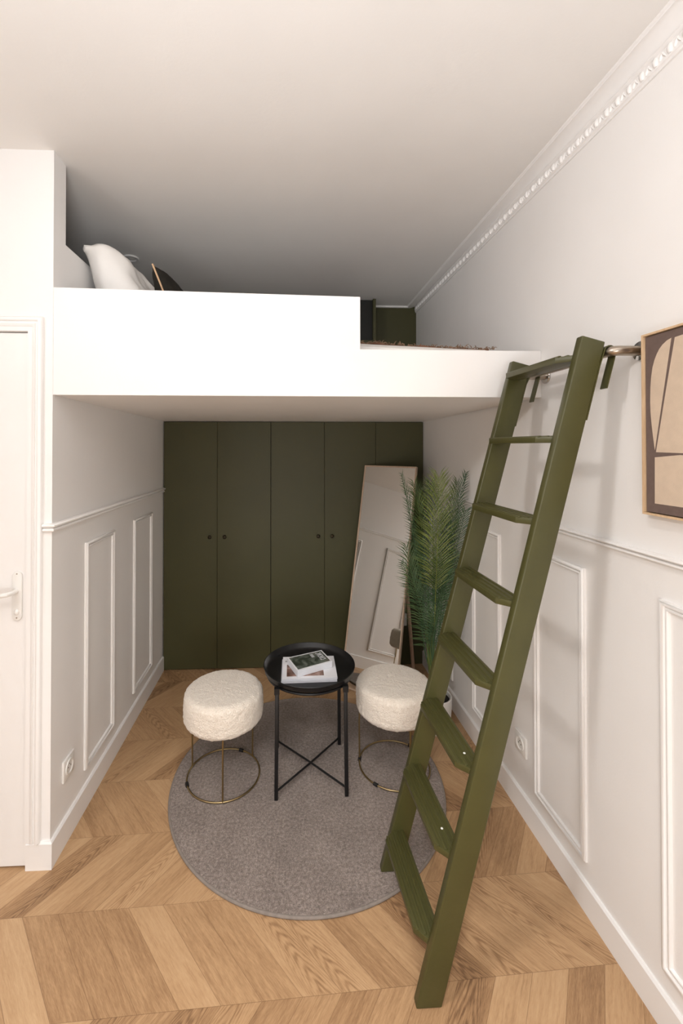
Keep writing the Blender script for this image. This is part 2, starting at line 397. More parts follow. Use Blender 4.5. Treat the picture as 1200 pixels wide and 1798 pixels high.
# ------------------------------------------------------------------ door
d = bpy.data.objects.new('door_1', None); C.objects.link(d); d.location = (-1.43, YF + .02, 0); ORG['door_1'] = Vector(d.location); d['kind'] = 'structure'
m = MB(); m.box(DX0 + .003, DX1 - .0022, YF + .002, YF + .04, .008, DZ - .0035); part('door_panel', m, M['trim'], d, smooth=False, bevel=.001)
cp = [(0, 0), (0, .012), (.017, .012), (.019, .015), (.029, .017), (.031, .012), (.037, .012), (.040, .019), (.045, .021), (.051, .019), (.056, .013), (.056, 0)]
m = MB(); z1 = DZ + .001
rings = []
for (x, z, sx_1, sz_) in ((DX0, H0, -1, 0), (DX0, z1, -1, 1), (DX1, z1, 1, 1), (DX1, H0, 1, 0)):
    rings.append([(x + sx_1 * p, YF - q, z + sz_ * p) for p, q in cp])
m.sweep(rings); part('door_frame', m, M['trim'], d, angle=50)
# handle: long rounded backplate, lever, thumbturn and screws
m = MB(); hx = -1.0515
def slot(cx, z0, z1, r, n=12):
    return [(cx + r * math.cos(PI * k / n), z1 - r + r * math.sin(PI * k / n)) for k in range(n + 1)] + [(cx + r * math.cos(PI + PI * k / n), z0 + r + r * math.sin(PI + PI * k / n)) for k in range(n + 1)]
m.prism(slot(hx, .951, 1.139, .0185), YF + .002, YF - .006, lambda p, q, t_: (p, t_, q)); hp = part('door_handle', m, M['socket'], d, bevel=.0015)
m = MB(); m.tube([(hx - .002, YF - .004, 1.065), (hx - .002, YF - .035, 1.065), (hx - .010, YF - .048, 1.064), (hx - .03, YF - .052, 1.062), (hx - .12, YF - .052, 1.061)], .008, 12, rs=[.009, .009, .009, .008, .0085]); part('lever', m, M['socket'], hp)
m = MB(); m.ellipsoid((hx, YF - .006, .984), .010, .007, .012, 16, 8); part('thumbturn', m, M['socket'], hp)
for z in (1.131, .962):
    m = MB(); m.ellipsoid((hx, YF - .006, z), .003, .0015, .003, 12, 6); part('screw', m, M['steel'], hp)

# ------------------------------------------------------------------ built-in cupboard under the loft
ward = thing('wardrobe', 'olive green built-in cupboard with flush doors under the loft', 'cupboard', (0.04, 3.28, 0))
m = MB(); m.box(XL + .002, XR(3.3) - .004, YB + .022, YU - .002, .001, 1.803); part('body', m, M['nicheback'], ward, smooth=False)
seams = [XL + .006, -.5311, -.1401, .2554, .6385, XR(YB) - .003]
gap = [.0012, .0012, .0022, .0012, .0012, .0012]
for k in range(5):
    m = MB(); m.box(seams[k] + gap[k], seams[k + 1] - gap[k + 1], YB, YB + .02, .006, 1.8045 - .001 * (k < 2))
    dd = part('door', m, M['green_door'], ward, smooth=False, bevel=.0012)
    kx = {0: -.583, 1: -.4757, 2: .2087, 3: .3101}.get(k)
    if kx is not None:
        m = MB(); z = .9635
        m.sweep([[(kx + r * math.cos(2 * PI * j / 16), yy, z + r * math.sin(2 * PI * j / 16)) for j in range(16)] for r, yy in ((.006, YB), (.006, YB - .012), (.012, YB - .015), (.0135, YB - .020), (.011, YB - .025), (.004, YB - .0265))])
        part('knob', m, M['knob'], dd)

# ------------------------------------------------------------------ open shelf unit up in the loft
sh_ = thing('shelf_unit', 'dark open shelf unit standing behind the bed on the loft', 'shelf', (.2, 3.28, 1.87))
zt = 2.728
m = MB(); m.box(.621, .642, YB, YU, 1.87, zt); part('side_panel', m, M['green_door'], sh_, smooth=False, bevel=.001)
m = MB(); m.box(-.15, -.125, YB, YU, 1.87, zt); part('side_panel', m, M['green_door'], sh_, smooth=False, bevel=.001)
m = MB(); m.box(-.125, .621, YB + .035, YU - .002, 1.87, zt); part('shaded_back_panel', m, M['nicheback'], sh_, smooth=False)  # shade of the green interior put into the near-black colour
m = MB(); m.box(-.125, .621, YB + .004, YB + .034, 2.40, 2.418); part('shelf', m, M['green_door'], sh_, smooth=False)
m = MB(); m.box(-.125, .621, YB + .01, YB + .028, 1.87, 2.40); part('lower_panel', m, M['green_door'], sh_, smooth=False)
m = MB(); m.box(.64, XR(YU) - .07, YU - .018, YU, ZC(YU) - .012, ZC(YU) + .002); struct('trim_10', m, M['ceiling'], smooth=False)

# ------------------------------------------------------------------ bed, throw, pillows
def wob(x, y, s, a, o=0): return a * noise.noise(Vector((x * s + o, y * s, o * 1.7)))
m = MB(); NX, NY = 60, 30; x0, x1, y0, y1, zb, ztop = XL + .012, .925, 1.835, 3.17, 1.872, 2.072
grid = []
def ed(t_): return min(1, (min(t_, 1 - t_) / .03)) ** .5 if t_ not in (0, 1) else 0
for j in range(NY + 1):
    for i in range(NX + 1):
        u, v_ = i / NX, j / NY; x = x0 + (x1 - x0) * u; y = y0 + (y1 - y0) * v_
        e = min(1, 25 * min(v_, 1 - v_) + .0) ** .5 * min(1, 30 * min(u, 1 - u)) ** .5
        z = ztop - .02 + .024 * e + wob(x, y, 3, .009) - .030 * max(0, (u - .62) / .38)
        grid.append((x, y, z))
o0 = len(m.v); m.v += grid
for j in range(NY):
    for i in range(NX): a = o0 + j * (NX + 1) + i; m.f.append((a, a + 1, a + NX + 2, a + NX + 1))
per = [i for i in range(NX + 1)] + [j * (NX + 1) + NX for j in range(1, NY + 1)] + [NY * (NX + 1) + i for i in range(NX - 1, -1, -1)] + [j * (NX + 1) for j in range(NY - 1, 0, -1)]
bo = len(m.v); m.v += [(grid[i][0], grid[i][1], zb) for i in per]
for k in range(len(per)): k2 = (k + 1) % len(per); m.f.append((per[k], per[k2], bo + k2, bo + k))
m.f.append(tuple(range(bo, bo + len(per))))
tag(part('mattress', m, M['linen'], angle=60), 'white mattress lying on the loft platform behind its front board', 'mattress')

throw = thing('throw_blanket', 'brown fringed wool throw spread over the loft bed', 'blanket', (.4, 2.3, 2.06))
m = MB(); NX, NY = 70, 26; rings = []
def thz(x, y):
    u = (x - x0) / (x1 - x0)
    b = ztop + .011 - .030 * max(0, (u - .62) / .38) + .006 * noise.noise(Vector((x * 22, y * 22, 3))) + wob(x, y, 3, .009)
    if x < .40: b += .016 * min(1, max(0, (.40 - x) / .06)) * min(1, max(0, (y - 1.98) / .1))
    return b
top = []; bot = []
for j in range(NY + 1):
    for i in range(NX + 1):
        x = .10 + .79 * i / NX; y = 1.895 + .9 * j / NY + .02 * noise.noise(Vector((x * 9, 0, 5))); z = thz(x, y); top.append((x, y, z)); bot.append((x, y, z - .007))
m.v += top + bot; n_ = len(top)
for j in range(NY):
    for i in range(NX):
        a = j * (NX + 1) + i; m.f.append((a, a + 1, a + NX + 2, a + NX + 1)); m.f.append((n_ + a, n_ + a + NX + 1, n_ + a + NX + 2, n_ + a + 1))
per = [i for i in range(NX + 1)] + [j * (NX + 1) + NX for j in range(1, NY + 1)] + [NY * (NX + 1) + i for i in range(NX - 1, -1, -1)] + [j * (NX + 1) for j in range(NY - 1, 0, -1)]
for k in range(len(per)): k2 = (k + 1) % len(per); m.f.append((per[k], per[k2], per[k2] + n_, per[k] + n_))
part('cloth', m, M['throw'], throw, angle=60)
m = MB(); rr = random.Random(4)
for k in range(170):
    x = .30 + .62 * rr.random(); y = 1.890 + .02 * rr.random(); z = thz(min(x, .89), y) - .002
    d0 = Vector((rr.uniform(-1, 1), rr.uniform(-.9, .1), rr.uniform(-.1, .7))).normalized(); L = rr.uniform(.008, .022)
    if .74 < x < .84 and rr.random() < .35: L *= 1.4; d0.z += .8; d0.normalize()
    p = Vector((x, y, z)); m.tube([p, p + d0 * L * .5 + Vector((0, 0, .004)), p + d0 * L + Vector((0, 0, -.002))], .0016, 5, rs=[.002, .0018, .0008])
fo = part('fringe', m, M['fringe'], throw); fo['kind'] = 'stuff'

def pillow(name, label, mat, size, thick, centre, lean, yaw, puff=1.0, seedo=0, pipe=None):
    """square pillow leaning towards -x: its sheet spans y and the lean direction"""
    root = thing(name, label, 'pillow', centre)
    up = Vector((-math.sin(lean), 0, math.cos(lean))); nrm = Vector((math.cos(lean), 0, math.sin(lean))); ax = Vector((0, 1, 0))
    R_ = Matrix.Rotation(yaw, 3, 'Z'); c0 = Vector(centre); N = 40
    def sheet(side):
        out = []
        for j in range(N + 1):
            for i in range(N + 1):
                u = -1 + 2 * i / N; v_ = -1 + 2 * j / N
                e = max(0, (1 - u ** 4) * (1 - v_ ** 4)) ** .55
                pin = 1 - .09 * (1 - abs(u) ** 2) * abs(v_) ** 6; pin2 = 1 - .09 * (1 - abs(v_) ** 2) * abs(u) ** 6
                h = side * thick / 2 * e + (noise.noise(Vector((u * 2.2 + seedo, v_ * 2.2, side))) * .03 + noise.noise(Vector((u * 6 + seedo, v_ * 3, side * 2))) * .012) * e * puff
                p = c0 + R_ @ (ax * (u * size / 2 * pin2) + up * (v_ * size / 2 * pin) + nrm * h)
                if name == 'pillow' and u < -.6 and v_ > .6:
                    k = min(.85, (-.6 - u) / .4 * (v_ - .6) / .4); p = p + Vector((-.010, -.02, -.028)) * k ** .9 + Vector((0, 0, .02)) * math.sin(PI * min(1, k * 1.5))
                out.append(p)
        return out
    m = MB(); A = sheet(1); B = sheet(-1)
    m.v += [tuple(p) for p in A + B]; n_ = len(A)
    for j in range(N):
        for i in range(N):
            a = j * (N + 1) + i; m.f.append((a, a + 1, a + N + 2, a + N + 1)); m.f.append((n_ + a, n_ + a + N + 1, n_ + a + N + 2, n_ + a + 1))
    part('cover', m, M[mat], root, angle=80)
    if pipe:
        pts = []
        for q in range(4):
            for k in range(N):
                s_ = -1 + 2 * k / N; u, v_ = [(s_, -1), (1, s_), (-s_, 1), (-1, -s_)][q]
                pin = 1 - .09 * (1 - abs(u) ** 2) * abs(v_) ** 6; pin2 = 1 - .09 * (1 - abs(v_) ** 2) * abs(u) ** 6
                pts.append(c0 + R_ @ (ax * (u * size / 2 * pin2 * 1.004) + up * (v_ * size / 2 * pin * 1.004)))
        m = MB(); m.tube(pts, .004, 8, closed=True); part('piping', m, M[pipe], root)
    return root
pillow('pillow', 'white cotton pillow leaning in the left corner of the loft bed', 'linen', .53, .20, (-.755, 2.20, 2.305), .55, 0.0, 1.0, 3)
pillow('cushion', 'black cushion with beige piping leaning beside the white pillow', 'blackcloth', .40, .12, (-.535, 2.16, 2.250), .36, -.05, .5, 8, 'piping')

# ------------------------------------------------------------------ ceiling spotlight over the bed, switched off
sx, sy = -.9526, 2.6309; sz = ZC(sy)
sp_ = thing('ceiling_spotlight', 'small round recessed spotlight in the ceiling above the bed', 'light', (sx, sy, sz))
m = MB(); m.lathe([(.030, sz + .001), (.045, sz + .001), (.047, sz - .004), (.043, sz - .008), (.034, sz - .007), (.030, sz - .003)], sx, sy, 40); part('rim', m, M['trim'], sp_)
m = MB(); m.lathe([(.031, sz + .002), (.031, sz - .002), (.02, sz - .0035), (.006, sz - .0065), (.002, sz - .007)], sx, sy, 32); part('bulb', m, M['socket'], sp_)

# ------------------------------------------------------------------ round rug
rx, ry, rr_ = .0865, 2.1451, .652
rug = thing('rug', 'round grey low-pile rug with a stitched edge on the oak floor', 'rug', (rx, ry, 0))
m = MB(); NR, NS = 60, 180; rings = []
for i in range(NR + 1):
    r = (rr_ - .008) * (i / NR) if i else .001
    rings.append([(rx + r * math.cos(2 * PI * k / NS), ry + r * math.sin(2 * PI * k / NS), .0115 + .0016 * noise.noise(Vector((r * math.cos(2 * PI * k / NS) * 60, r * math.sin(2 * PI * k / NS) * 60, 0)))) for k in range(NS)])
rings.append([(rx + (rr_ - .006) * math.cos(2 * PI * k / NS), ry + (rr_ - .006) * math.sin(2 * PI * k / NS), .001) for k in range(NS)])
m.sweep(rings); part('pile', m, M['rug'], rug, angle=60)
m = MB(); m.tube([(rx + (rr_ - .0055) * math.cos(2 * PI * k / 120), ry + (rr_ - .0055) * math.sin(2 * PI * k / 120), .0065) for k in range(120)], .0062, 10, closed=True); part('binding', m, M['rug_edge'], rug)

# ------------------------------------------------------------------ stools
def make_stool(cx, cy, label, turn, pads):
    z0 = .0125
    r = thing('stool', label, 'stool', (cx, cy, z0), 'boucle stools on the rug')
    prof = []; R0, zlo, zhi = .190, .288, .441
    for k in range(12): prof.append((R0 * k / 12 * .80 + .002, zlo + .004))
    for k in range(11): a = -PI / 2 + PI / 2 * k / 10; prof.append((R0 - .036 + .036 * math.cos(a), zlo + .036 + .036 * math.sin(a)))
    for k in range(1, 12): prof.append((R0 + .002 * math.sin(PI * k / 12), zlo + .036 + (zhi - zlo - .070) * k / 12))
    for k in range(11): a = PI / 2 * k / 10; prof.append((R0 - .034 + .034 * math.cos(a), zhi - .034 + .034 * math.sin(a)))
    for k in range(1, 24): q = 1 - k / 24; prof.append((max(.002, (R0 - .034) * q), zhi + .003 * (1 - q * q)))
    m = MB(); m.lathe(prof, cx, cy, 150)
    for i, p in enumerate(m.v):
        q = Vector(p) - Vector((cx, cy, .36)); dn = q.normalized()
        a = noise.noise(q * 95) * .0034 + noise.noise(q * 38) * .0020 + noise.noise(q * 190) * .0016
        m.v[i] = tuple(Vector(p) + dn * a)
    part('seat', m, M['boucle'], r, angle=180)
    rg = .1747; zr = z0 + .0055
    m = MB(); m.tube([(cx + rg * math.cos(2 * PI * k / 96), cy + rg * math.sin(2 * PI * k / 96), zr) for k in range(96)], .0042, 12, closed=True); part('base_ring', m, M['brass'], r)
    for a in (160.5, 277, 42):
        a = math.radians(a + turn); x, y = cx + rg * math.cos(a), cy + rg * math.sin(a)
        m = MB(); m.tube([(x, y, zr), (x + .002 * math.cos(a), y, .2), (x + .001, y, .30)], .0042, 12); part('leg', m, M['brass'], r)
    for a in pads:
        a0 = math.radians(a)
        m = MB(); m.tube([(cx + rg * math.cos(a0 + q * .04), cy + rg * math.sin(a0 + q * .04), zr) for q in (-1.6, -1, 0, 1, 1.6)], .008, 12); part('foot_pad', m, M['rubber'], r)
    return r
s1 = make_stool(-.3239, 2.158, 'cream boucle stool standing left of the black tray table', 0, (201, 67))
s2 = make_stool(.527, 2.182, 'cream boucle stool half hidden behind the green ladder', 4, (227, 164.5, 47))

# ------------------------------------------------------------------ tray table
tx, ty = .0975, 2.181
tb = thing('side_table', 'small round black metal tray table between the two stools', 'table', (tx, ty, .0125))
m = MB(); zt = .537; zf = .508
m.lathe([(.001, zf - .002), (.200, zf - .002), (.2225, zf + .006), (.226, zt - .004), (.2285, zt), (.2265, zt + .002), (.2235, zt), (.2195, zf + .012), (.207, zf + .001), (.001, zf + .0005)], tx, ty, 96)
part('tray', m, M['black'], tb, angle=50)
LX = [(-.062, 1.996), (.262, 2.004), (-.067, 2.340), (.267, 2.349)]
for x, y in LX:
    xt = tx + (x - tx) * .985; yt = ty + (y - ty) * .93
    m = MB(); m.box(-.0085, .0085, -.0085, .0085, 0, 1)
    for i, p in enumerate(m.v): t_ = p[2]; m.v[i] = (x + (xt - x) * t_ + p[0], y + (yt - y) * t_ + p[1], .0125 + t_ * (.498 - .0125))
    lg = part('leg', m, M['black'], tb, bevel=.002)
m = MB(); m.tube([(tx + .208 * math.cos(2 * PI * k / 64), ty + .208 * math.sin(2 * PI * k / 64), .498) for k in range(64)], .0065, 10, closed=True)
for x, y in LX: m.box(tx + (x - tx) * .985 - .012, tx + (x - tx) * .985 + .012, ty + (y - ty) * .93 - .012, ty + (y - ty) * .93 + .012, .485, .512)
part('support_ring', m, M['black'], tb)
for a, b in ((0, 3), (1, 2)):
    m = MB(); zz = .045 if a == 0 else .052
    m.tube([(LX[a][0], LX[a][1], .048), ((LX[a][0] + LX[b][0]) / 2, (LX[a][1] + LX[b][1]) / 2, zz), (LX[b][0], LX[b][1], .048)], .0048, 10); part('cross_brace', m, M['black'], tb)

# ------------------------------------------------------------------ magazines and book on the tray
def slab(mb, quad, z0, z1): mb.prism(quad, z0, z1, lambda p, q, t_: (p, q, t_))
def lerpq(q, u, v_):
    a = Vector(q[0]).lerp(Vector(q[1]), u); b = Vector(q[3]).lerp(Vector(q[2]), u); r = a.lerp(b, v_); return (r.x, r.y)
def subq(q, u0, u1, v0, v1): return [lerpq(q, u0, v0), lerpq(q, u1, v0), lerpq(q, u1, v1), lerpq(q, u0, v1)]
zf += .001
QA = [(-.041, 2.047), (.224, 2.053), (.2265, 2.262), (-.0395, 2.262)]
b = thing('magazine', 'lowest white magazine of the stack on the black tray', 'magazine', (.09, 2.15, zf))
m = MB(); slab(m, QA, zf, zf + .009); part('pages', m, M['pages'], b, smooth=False)
QB = [(-.036, 2.052), (.226, 2.058), (.2285, 2.268), (-.035, 2.267)]
z = zf + .0095
b = thing('magazine', 'white magazine with a brown photo cover lying under the thick book', 'magazine', (.09, 2.15, z))
m = MB(); slab(m, QB, z, z + .008); part('pages', m, M['pages'], b, smooth=False)
m = MB(); slab(m, QB, z + .008, z + .0092); part('cover', m, M['paper'], b, smooth=False)
m = MB(); slab(m, subq(QB, .08, .30, .10, .62), z + .0092, z + .0095); part('cover_picture', m, M['cover_brown'], b, smooth=False)
m = MB(); slab(m, subq(QB, .30, .76, .10, .62), z + .0092, z + .0095); part('cover_picture', m, M['cover_brown'], b, smooth=False)
m = MB()
for k in range(4): slab(m, subq(QB, .05 + .022 * k, .065 + .022 * k, .76, .80), z + .0092, z + .0095)
part('cover_lettering', m, M['ink'], b, smooth=False)
z += .0098
QC0 = [(.0358, 2.0639), (.211, 2.1516), (.166, 2.2716), (-.015, 2.1971)]; cxy = Vector((.0995, 2.171)); QC = [tuple(cxy + (Vector(p) - cxy) * .985 + Vector((.0, -.002))) for p in QC0]
b = thing('book', 'thick white book with a dark forest photo cover topping the stack', 'book', (.1, 2.17, z))
m = MB(); slab(m, QC, z, z + .029); part('pages', m, M['pages'], b, smooth=False)
m = MB(); slab(m, QC, z + .029, z + .0305); part('cover', m, M['paper'], b, smooth=False)
zc_ = z + .0305
m = MB(); slab(m, subq(QC, .035, .965, .07, .94), zc_, zc_ + .0003); pc = part('cover_picture', m, M['cover_forest'], b, smooth=False)
# pale title letters read along the right edge of the cover
m = MB(); q0 = zc_ + .0003; q1 = zc_ + .0006
for k in range(5):
    v0 = .28 + .12 * k
    for (a0, a1, c0_, c1_) in ((.76, .795, 0, .09), (.76, .92, 0, .028), (.885, .92, .0, .09), (.76, .92, .062, .09))[: 4 if k % 2 else 3]:
        slab(m, subq(QC, a0, a1, v0 + c0_, v0 + c1_), q0, q1)
part('cover_lettering', m, M['paper'], pc, smooth=False)
m = MB()
for k in range(7): slab(m, subq(QC, .60 + .012 * k, .605 + .012 * k, .60, .86), q0, q1)
part('cover_lettering', m, M['paper'], pc, smooth=False)

# ------------------------------------------------------------------ leaning floor mirror with an easel strut
mx_, my_, az, W_, H_, le = .344, 2.94, -.716, .408, 1.516, .212
mr = thing('floor_mirror', 'tall rectangular mirror in a thin light wood frame leaning back', 'mirror', (.5, 2.85, 0))
dv = Vector((math.cos(az), math.sin(az), 0)); nb = Vector((-math.sin(az), math.cos(az), 0)); upv = nb * math.sin(le) + Vector((0, 0, math.cos(le))); nf = dv.cross(upv).normalized()
if nf.dot(nb) > 0: nf = -nf
B0 = Vector((mx_, my_, 0.003))
m = MB(); m.ring_frame(lambda a, b_, h: B0 + dv * a + upv * b_ + nf * h, 0, W_, 0, H_, [(0, -.022), (0, 0), (.007, 0), (.009, -.004), (.009, -.022)]); part('frame', m, M['oak_pale'], mr, smooth=False)
m = MB(); fa = lambda a, b_, h: B0 + dv * a + upv * b_ + nf * h
vs8 = [fa(a, b_, h) for a in (.008, W_ - .008) for b_ in (.008, H_ - .008) for h in (-.010, -.005)]
m.add(vs8, [(0, 1, 3, 2), (4, 6, 7, 5), (0, 4, 5, 1), (2, 3, 7, 6), (0, 2, 6, 4), (1, 5, 7, 3)]); part('mirror_glass', m, M['mirror'], mr, smooth=False)
m = MB(); vs8 = [fa(a, b_, h) for a in (.008, W_ - .008) for b_ in (.008, H_ - .008) for h in (-.020, -.011)]
m.add(vs8, [(0, 1, 3, 2), (4, 6, 7, 5), (0, 4, 5, 1), (2, 3, 7, 6), (0, 2, 6, 4), (1, 5, 7, 3)]); part('back_board', m, M['nicheback'], mr, smooth=False)
m = MB(); m.tube([(.902, 3.145, .004), fa(W_ * .80, 1.10, -.034)], .013, 12); part('strut', m, M['oak_dark'], mr)

# ------------------------------------------------------------------ potted palm
pcx, pcy = .832, 2.475
pl = thing('potted_palm', 'tall artificial palm in a small white pot by the mirror', 'plant', (pcx, pcy, 0))
m = MB(); m.lathe([(.001, .0), (.070, .0), (.080, .006), (.090, .06), (.097, .14), (.098, .192), (.095, .196), (.088, .193), (.086, .172), (.001, .170)], pcx, pcy, 56); po = part('pot', m, M['pot'], pl)
m = MB(); m.lathe([(.001, .168), (.0865, .168), (.0865, .172), (.05, .178), (.001, .180)], pcx, pcy, 32); part('soil', m, M['soil'], po)
def pxw(u, v_, y):
    cy_, sy_ = math.cos(YAW), math.sin(YAW); cp_, sp2 = math.cos(PITCH), math.sin(PITCH)
    f = Vector((sy_ * cp_, cy_ * cp_, sp2)); r = Vector((cy_, -sy_, 0)); up_ = r.cross(f)
    dr = r * ((u - CX) / F) - up_ * ((v_ - CY) / F) + f; return Vector((0, 0, 1.62)) + dr * (y / dr.y)
def catmull(P, n):
    out = []; P = [P[0] * 2 - P[1]] + P + [P[-1] * 2 - P[-2]]
    for i in range(1, len(P) - 2):
        for k in range(n):
            t_ = k / n; a, b_, c_, d_ = P[i - 1:i + 3]
            out.append(.5 * ((2 * b_) + (c_ - a) * t_ + (2 * a - 5 * b_ + 4 * c_ - d_) * t_ ** 2 + (3 * b_ - a - 3 * c_ + d_) * t_ ** 3))
    out.append(P[-2]); return out
def frond(path, mat, nl, Lmax, face, spread=1.0, seed=0, wleaf=.0050, first=.15, stemr=.004, yfall=0.0):
    rr = random.Random(seed); P = catmull([Vector(p) for p in path], 10)
    seglen = [0]
    for a, b_ in zip(P, P[1:]): seglen.append(seglen[-1] + (b_ - a).length)
    T = seglen[-1]
    def at(s_):
        s_ = max(0, min(.9999, s_)) * T
        for i in range(len(P) - 1):
            if seglen[i + 1] >= s_: break
        k = (s_ - seglen[i]) / max(1e-6, seglen[i + 1] - seglen[i]); return P[i].lerp(P[i + 1], k), (P[i + 1] - P[i]).normalized()
    m = MB(); n2 = 14
    m.tube([at(i / n2)[0] for i in range(n2 + 1)], stemr, 6, rs=[stemr * (1 - .75 * i / n2) for i in range(n2 + 1)])
    fv = Vector(face).normalized()
    for i in range(nl):
        s_ = first + (1 - first) * (i + .5) / nl; q = (s_ - first) / (1 - first)
        p, d_ = at(s_); side = d_.cross(fv).normalized()
        L = Lmax * (math.sin(PI * min(1, .20 + .66 * q)) ** .7) * rr.uniform(.9, 1.08)
        if q > .9: L *= .85
        ang = (1.0 - (.48 if mat == 'leaf_light' else .60) * q) * spread
        for sg in (-1, 1):
            a = ang + rr.uniform(-.07, .07); dr = (d_ * math.cos(a) + side * sg * math.sin(a) + fv * rr.uniform(-.18, .12)).normalized()
            p1 = p + dr * L * .5 + fv * .006; p2 = p + dr * L + Vector((0, 0, -.10 * L)) + side * sg * .01
            wv = (dr.cross(fv)).normalized() * wleaf * .5; up_ = fv * wleaf * .3
            o = len(m.v); m.v += [tuple(x) for x in (p - wv * .5, p + up_, p + wv * .5, p1 - wv, p1 + up_, p1 + wv, p2)]
            m.f += [(o, o + 1, o + 4, o + 3), (o + 1, o + 2, o + 5, o + 4), (o + 3, o + 4, o + 6), (o + 4, o + 5, o + 6)]
    m.v = [(min(x, XR(y) - .012), min(y, YB - .01), z) for x, y, z in m.v]
    return part('frond', m, M[mat], pl, smooth=False)
def pth(l): return [pxw(*q) for q in l]
root_ = (766, 1214, 2.475)
FR = [
 # path guides, material, leaflet pairs, length, face, spread, seed, start of the leaflets
 ([root_, (763, 1120, 2.42), (767, 1000, 2.32), (770, 900, 2.27), (771, 838, 2.25)], 'leaf_light', 50, .185, (0, -1, .12), .86, 1, .50),
 ([root_, (752, 1120, 2.50), (734, 990, 2.50), (716, 880, 2.46), (705, 834, 2.42)], 'leaf_dark', 50, .095, (.6, -.7, .1), .85, 2, .34),
 ([root_, (764, 1110, 2.50), (786, 980, 2.46), (806, 885, 2.42), (818, 832, 2.40)], 'leaf_dark', 50, .095, (-.6, -.7, .1), .85, 3, .34),
 ([root_, (750, 1130, 2.44), (740, 1070, 2.42), (724, 1010, 2.38), (714, 960, 2.36)], 'leaf_mid2', 40, .150, (.3, -.95, .1), .95, 4, .30),
 ([root_, (762, 1130, 2.42), (780, 1040, 2.36), (802, 960, 2.32), (818, 896, 2.30)], 'leaf_dark', 52, .135, (-.1, -1, .1), 1.25, 5, .32),
 ([root_, (757, 1120, 2.54), (750, 1000, 2.58), (738, 910, 2.58), (728, 850, 2.56)], 'leaf_mid', 44, .150, (.3, -.95, .1), 1.0, 6, .50),
 ([root_, (763, 1120, 2.52), (778, 990, 2.56), (794, 900, 2.56), (803, 846, 2.54)], 'leaf_mid', 50, .130, (-.3, -.95, .1), .95, 7, .40),
 ([root_, (756, 1130, 2.44), (752, 1060, 2.40), (744, 1000, 2.36), (740, 950, 2.34)], 'leaf_dark', 38, .120, (.2, -1, .2), 1.0, 8, .36),
 ([root_, (760, 1140, 2.42), (768, 1080, 2.38), (780, 1020, 2.34), (790, 985, 2.33)], 'leaf_dark', 38, .120, (-.2, -1, .2), 1.0, 9, .36),
 ([root_, (762, 1150, 2.48), (776, 1090, 2.44), (790, 1030, 2.40), (806, 975, 2.38)], 'leaf_mid2', 40, .125, (-.3, -1, 0), 1.1, 10, .30),
 ([root_, (748, 1150, 2.50), (738, 1080, 2.50), (722, 1030, 2.46), (706, 985, 2.44)], 'leaf_dark', 20, .070, (.3, -1, 0), 1.0, 11, .62),
 ([root_, (768, 1150, 2.54), (776, 1060, 2.58), (782, 980, 2.60), (786, 905, 2.60)], 'leaf_dark', 46, .130, (-.1, -1, .1), .95, 13, .36),
 ([root_, (760, 1120, 2.56), (762, 1000, 2.60), (760, 920, 2.62), (756, 850, 2.62)], 'leaf_mid', 50, .170, (0, -1, .1), 1.0, 14, .42),
]
for (pth_, mt, nl, L, fc, spd, sd, fst) in FR: frond(pth(pth_), mt, nl, L, fc, spd, sd, first=fst)
for k, (u, w_, y) in enumerate([(748, 1100, 2.47), (753, 1090, 2.49), (762, 1085, 2.45), (757, 1075, 2.46)]):
    m = MB(); a = Vector((pcx + .018 * math.cos(k * 1.7), pcy + .018 * math.sin(k * 1.7), .17)); b_ = pxw(u, w_, y)
    m.tube([a, a.lerp(b_, .5) + Vector((-.012, 0, 0)), b_], .006, 8, rs=[.010, .0085, .007]); part('stem', m, M['stem'], pl)

# ------------------------------------------------------------------ ladder
lad = thing('ladder', 'olive green wooden ladder hooked on the steel rail', 'ladder', (.4, 1.46, 0))
SL = .2595; WD = .0735
YN0, YN1, YF0, YF1 = 1.247, 1.275, 1.637, 1.666
def fx(y, z):   # front edge of the rails
    k = (y - YN0) / (YF0 - YN0); return (.364 + k * -.023) + z * (SL + k * .0085)
def rail(y0, y1, ztop):
    m = MB(); ang = math.atan(SL); wx = WD * math.cos(ang); wz = -WD * math.sin(ang)
    prof = []
    zfoot = 0.0 if y0 < 1.4 else .0125
    k = (y0 - YN0) / (YF0 - YN0); bx, sl = .364 - .023 * k, SL + .0085 * k
    F0 = (bx + zfoot * sl, zfoot); F1 = (bx + ztop * sl, ztop); Bt = (F1[0] + wx, F1[1] + wz)
    Bb = (bx + WD / math.cos(ang) + zfoot * sl, zfoot)
    m.prism([F0, F1, Bt, Bb], y0, y1, lambda p, q, t_: (p, t_, q)); return m
part('side_rail', rail(YN0, YN1, 1.953), M['green'], lad, bevel=.004, seg=3)
part('side_rail', rail(YF0, YF1, 1.954), M['green'], lad, bevel=.004, seg=3)
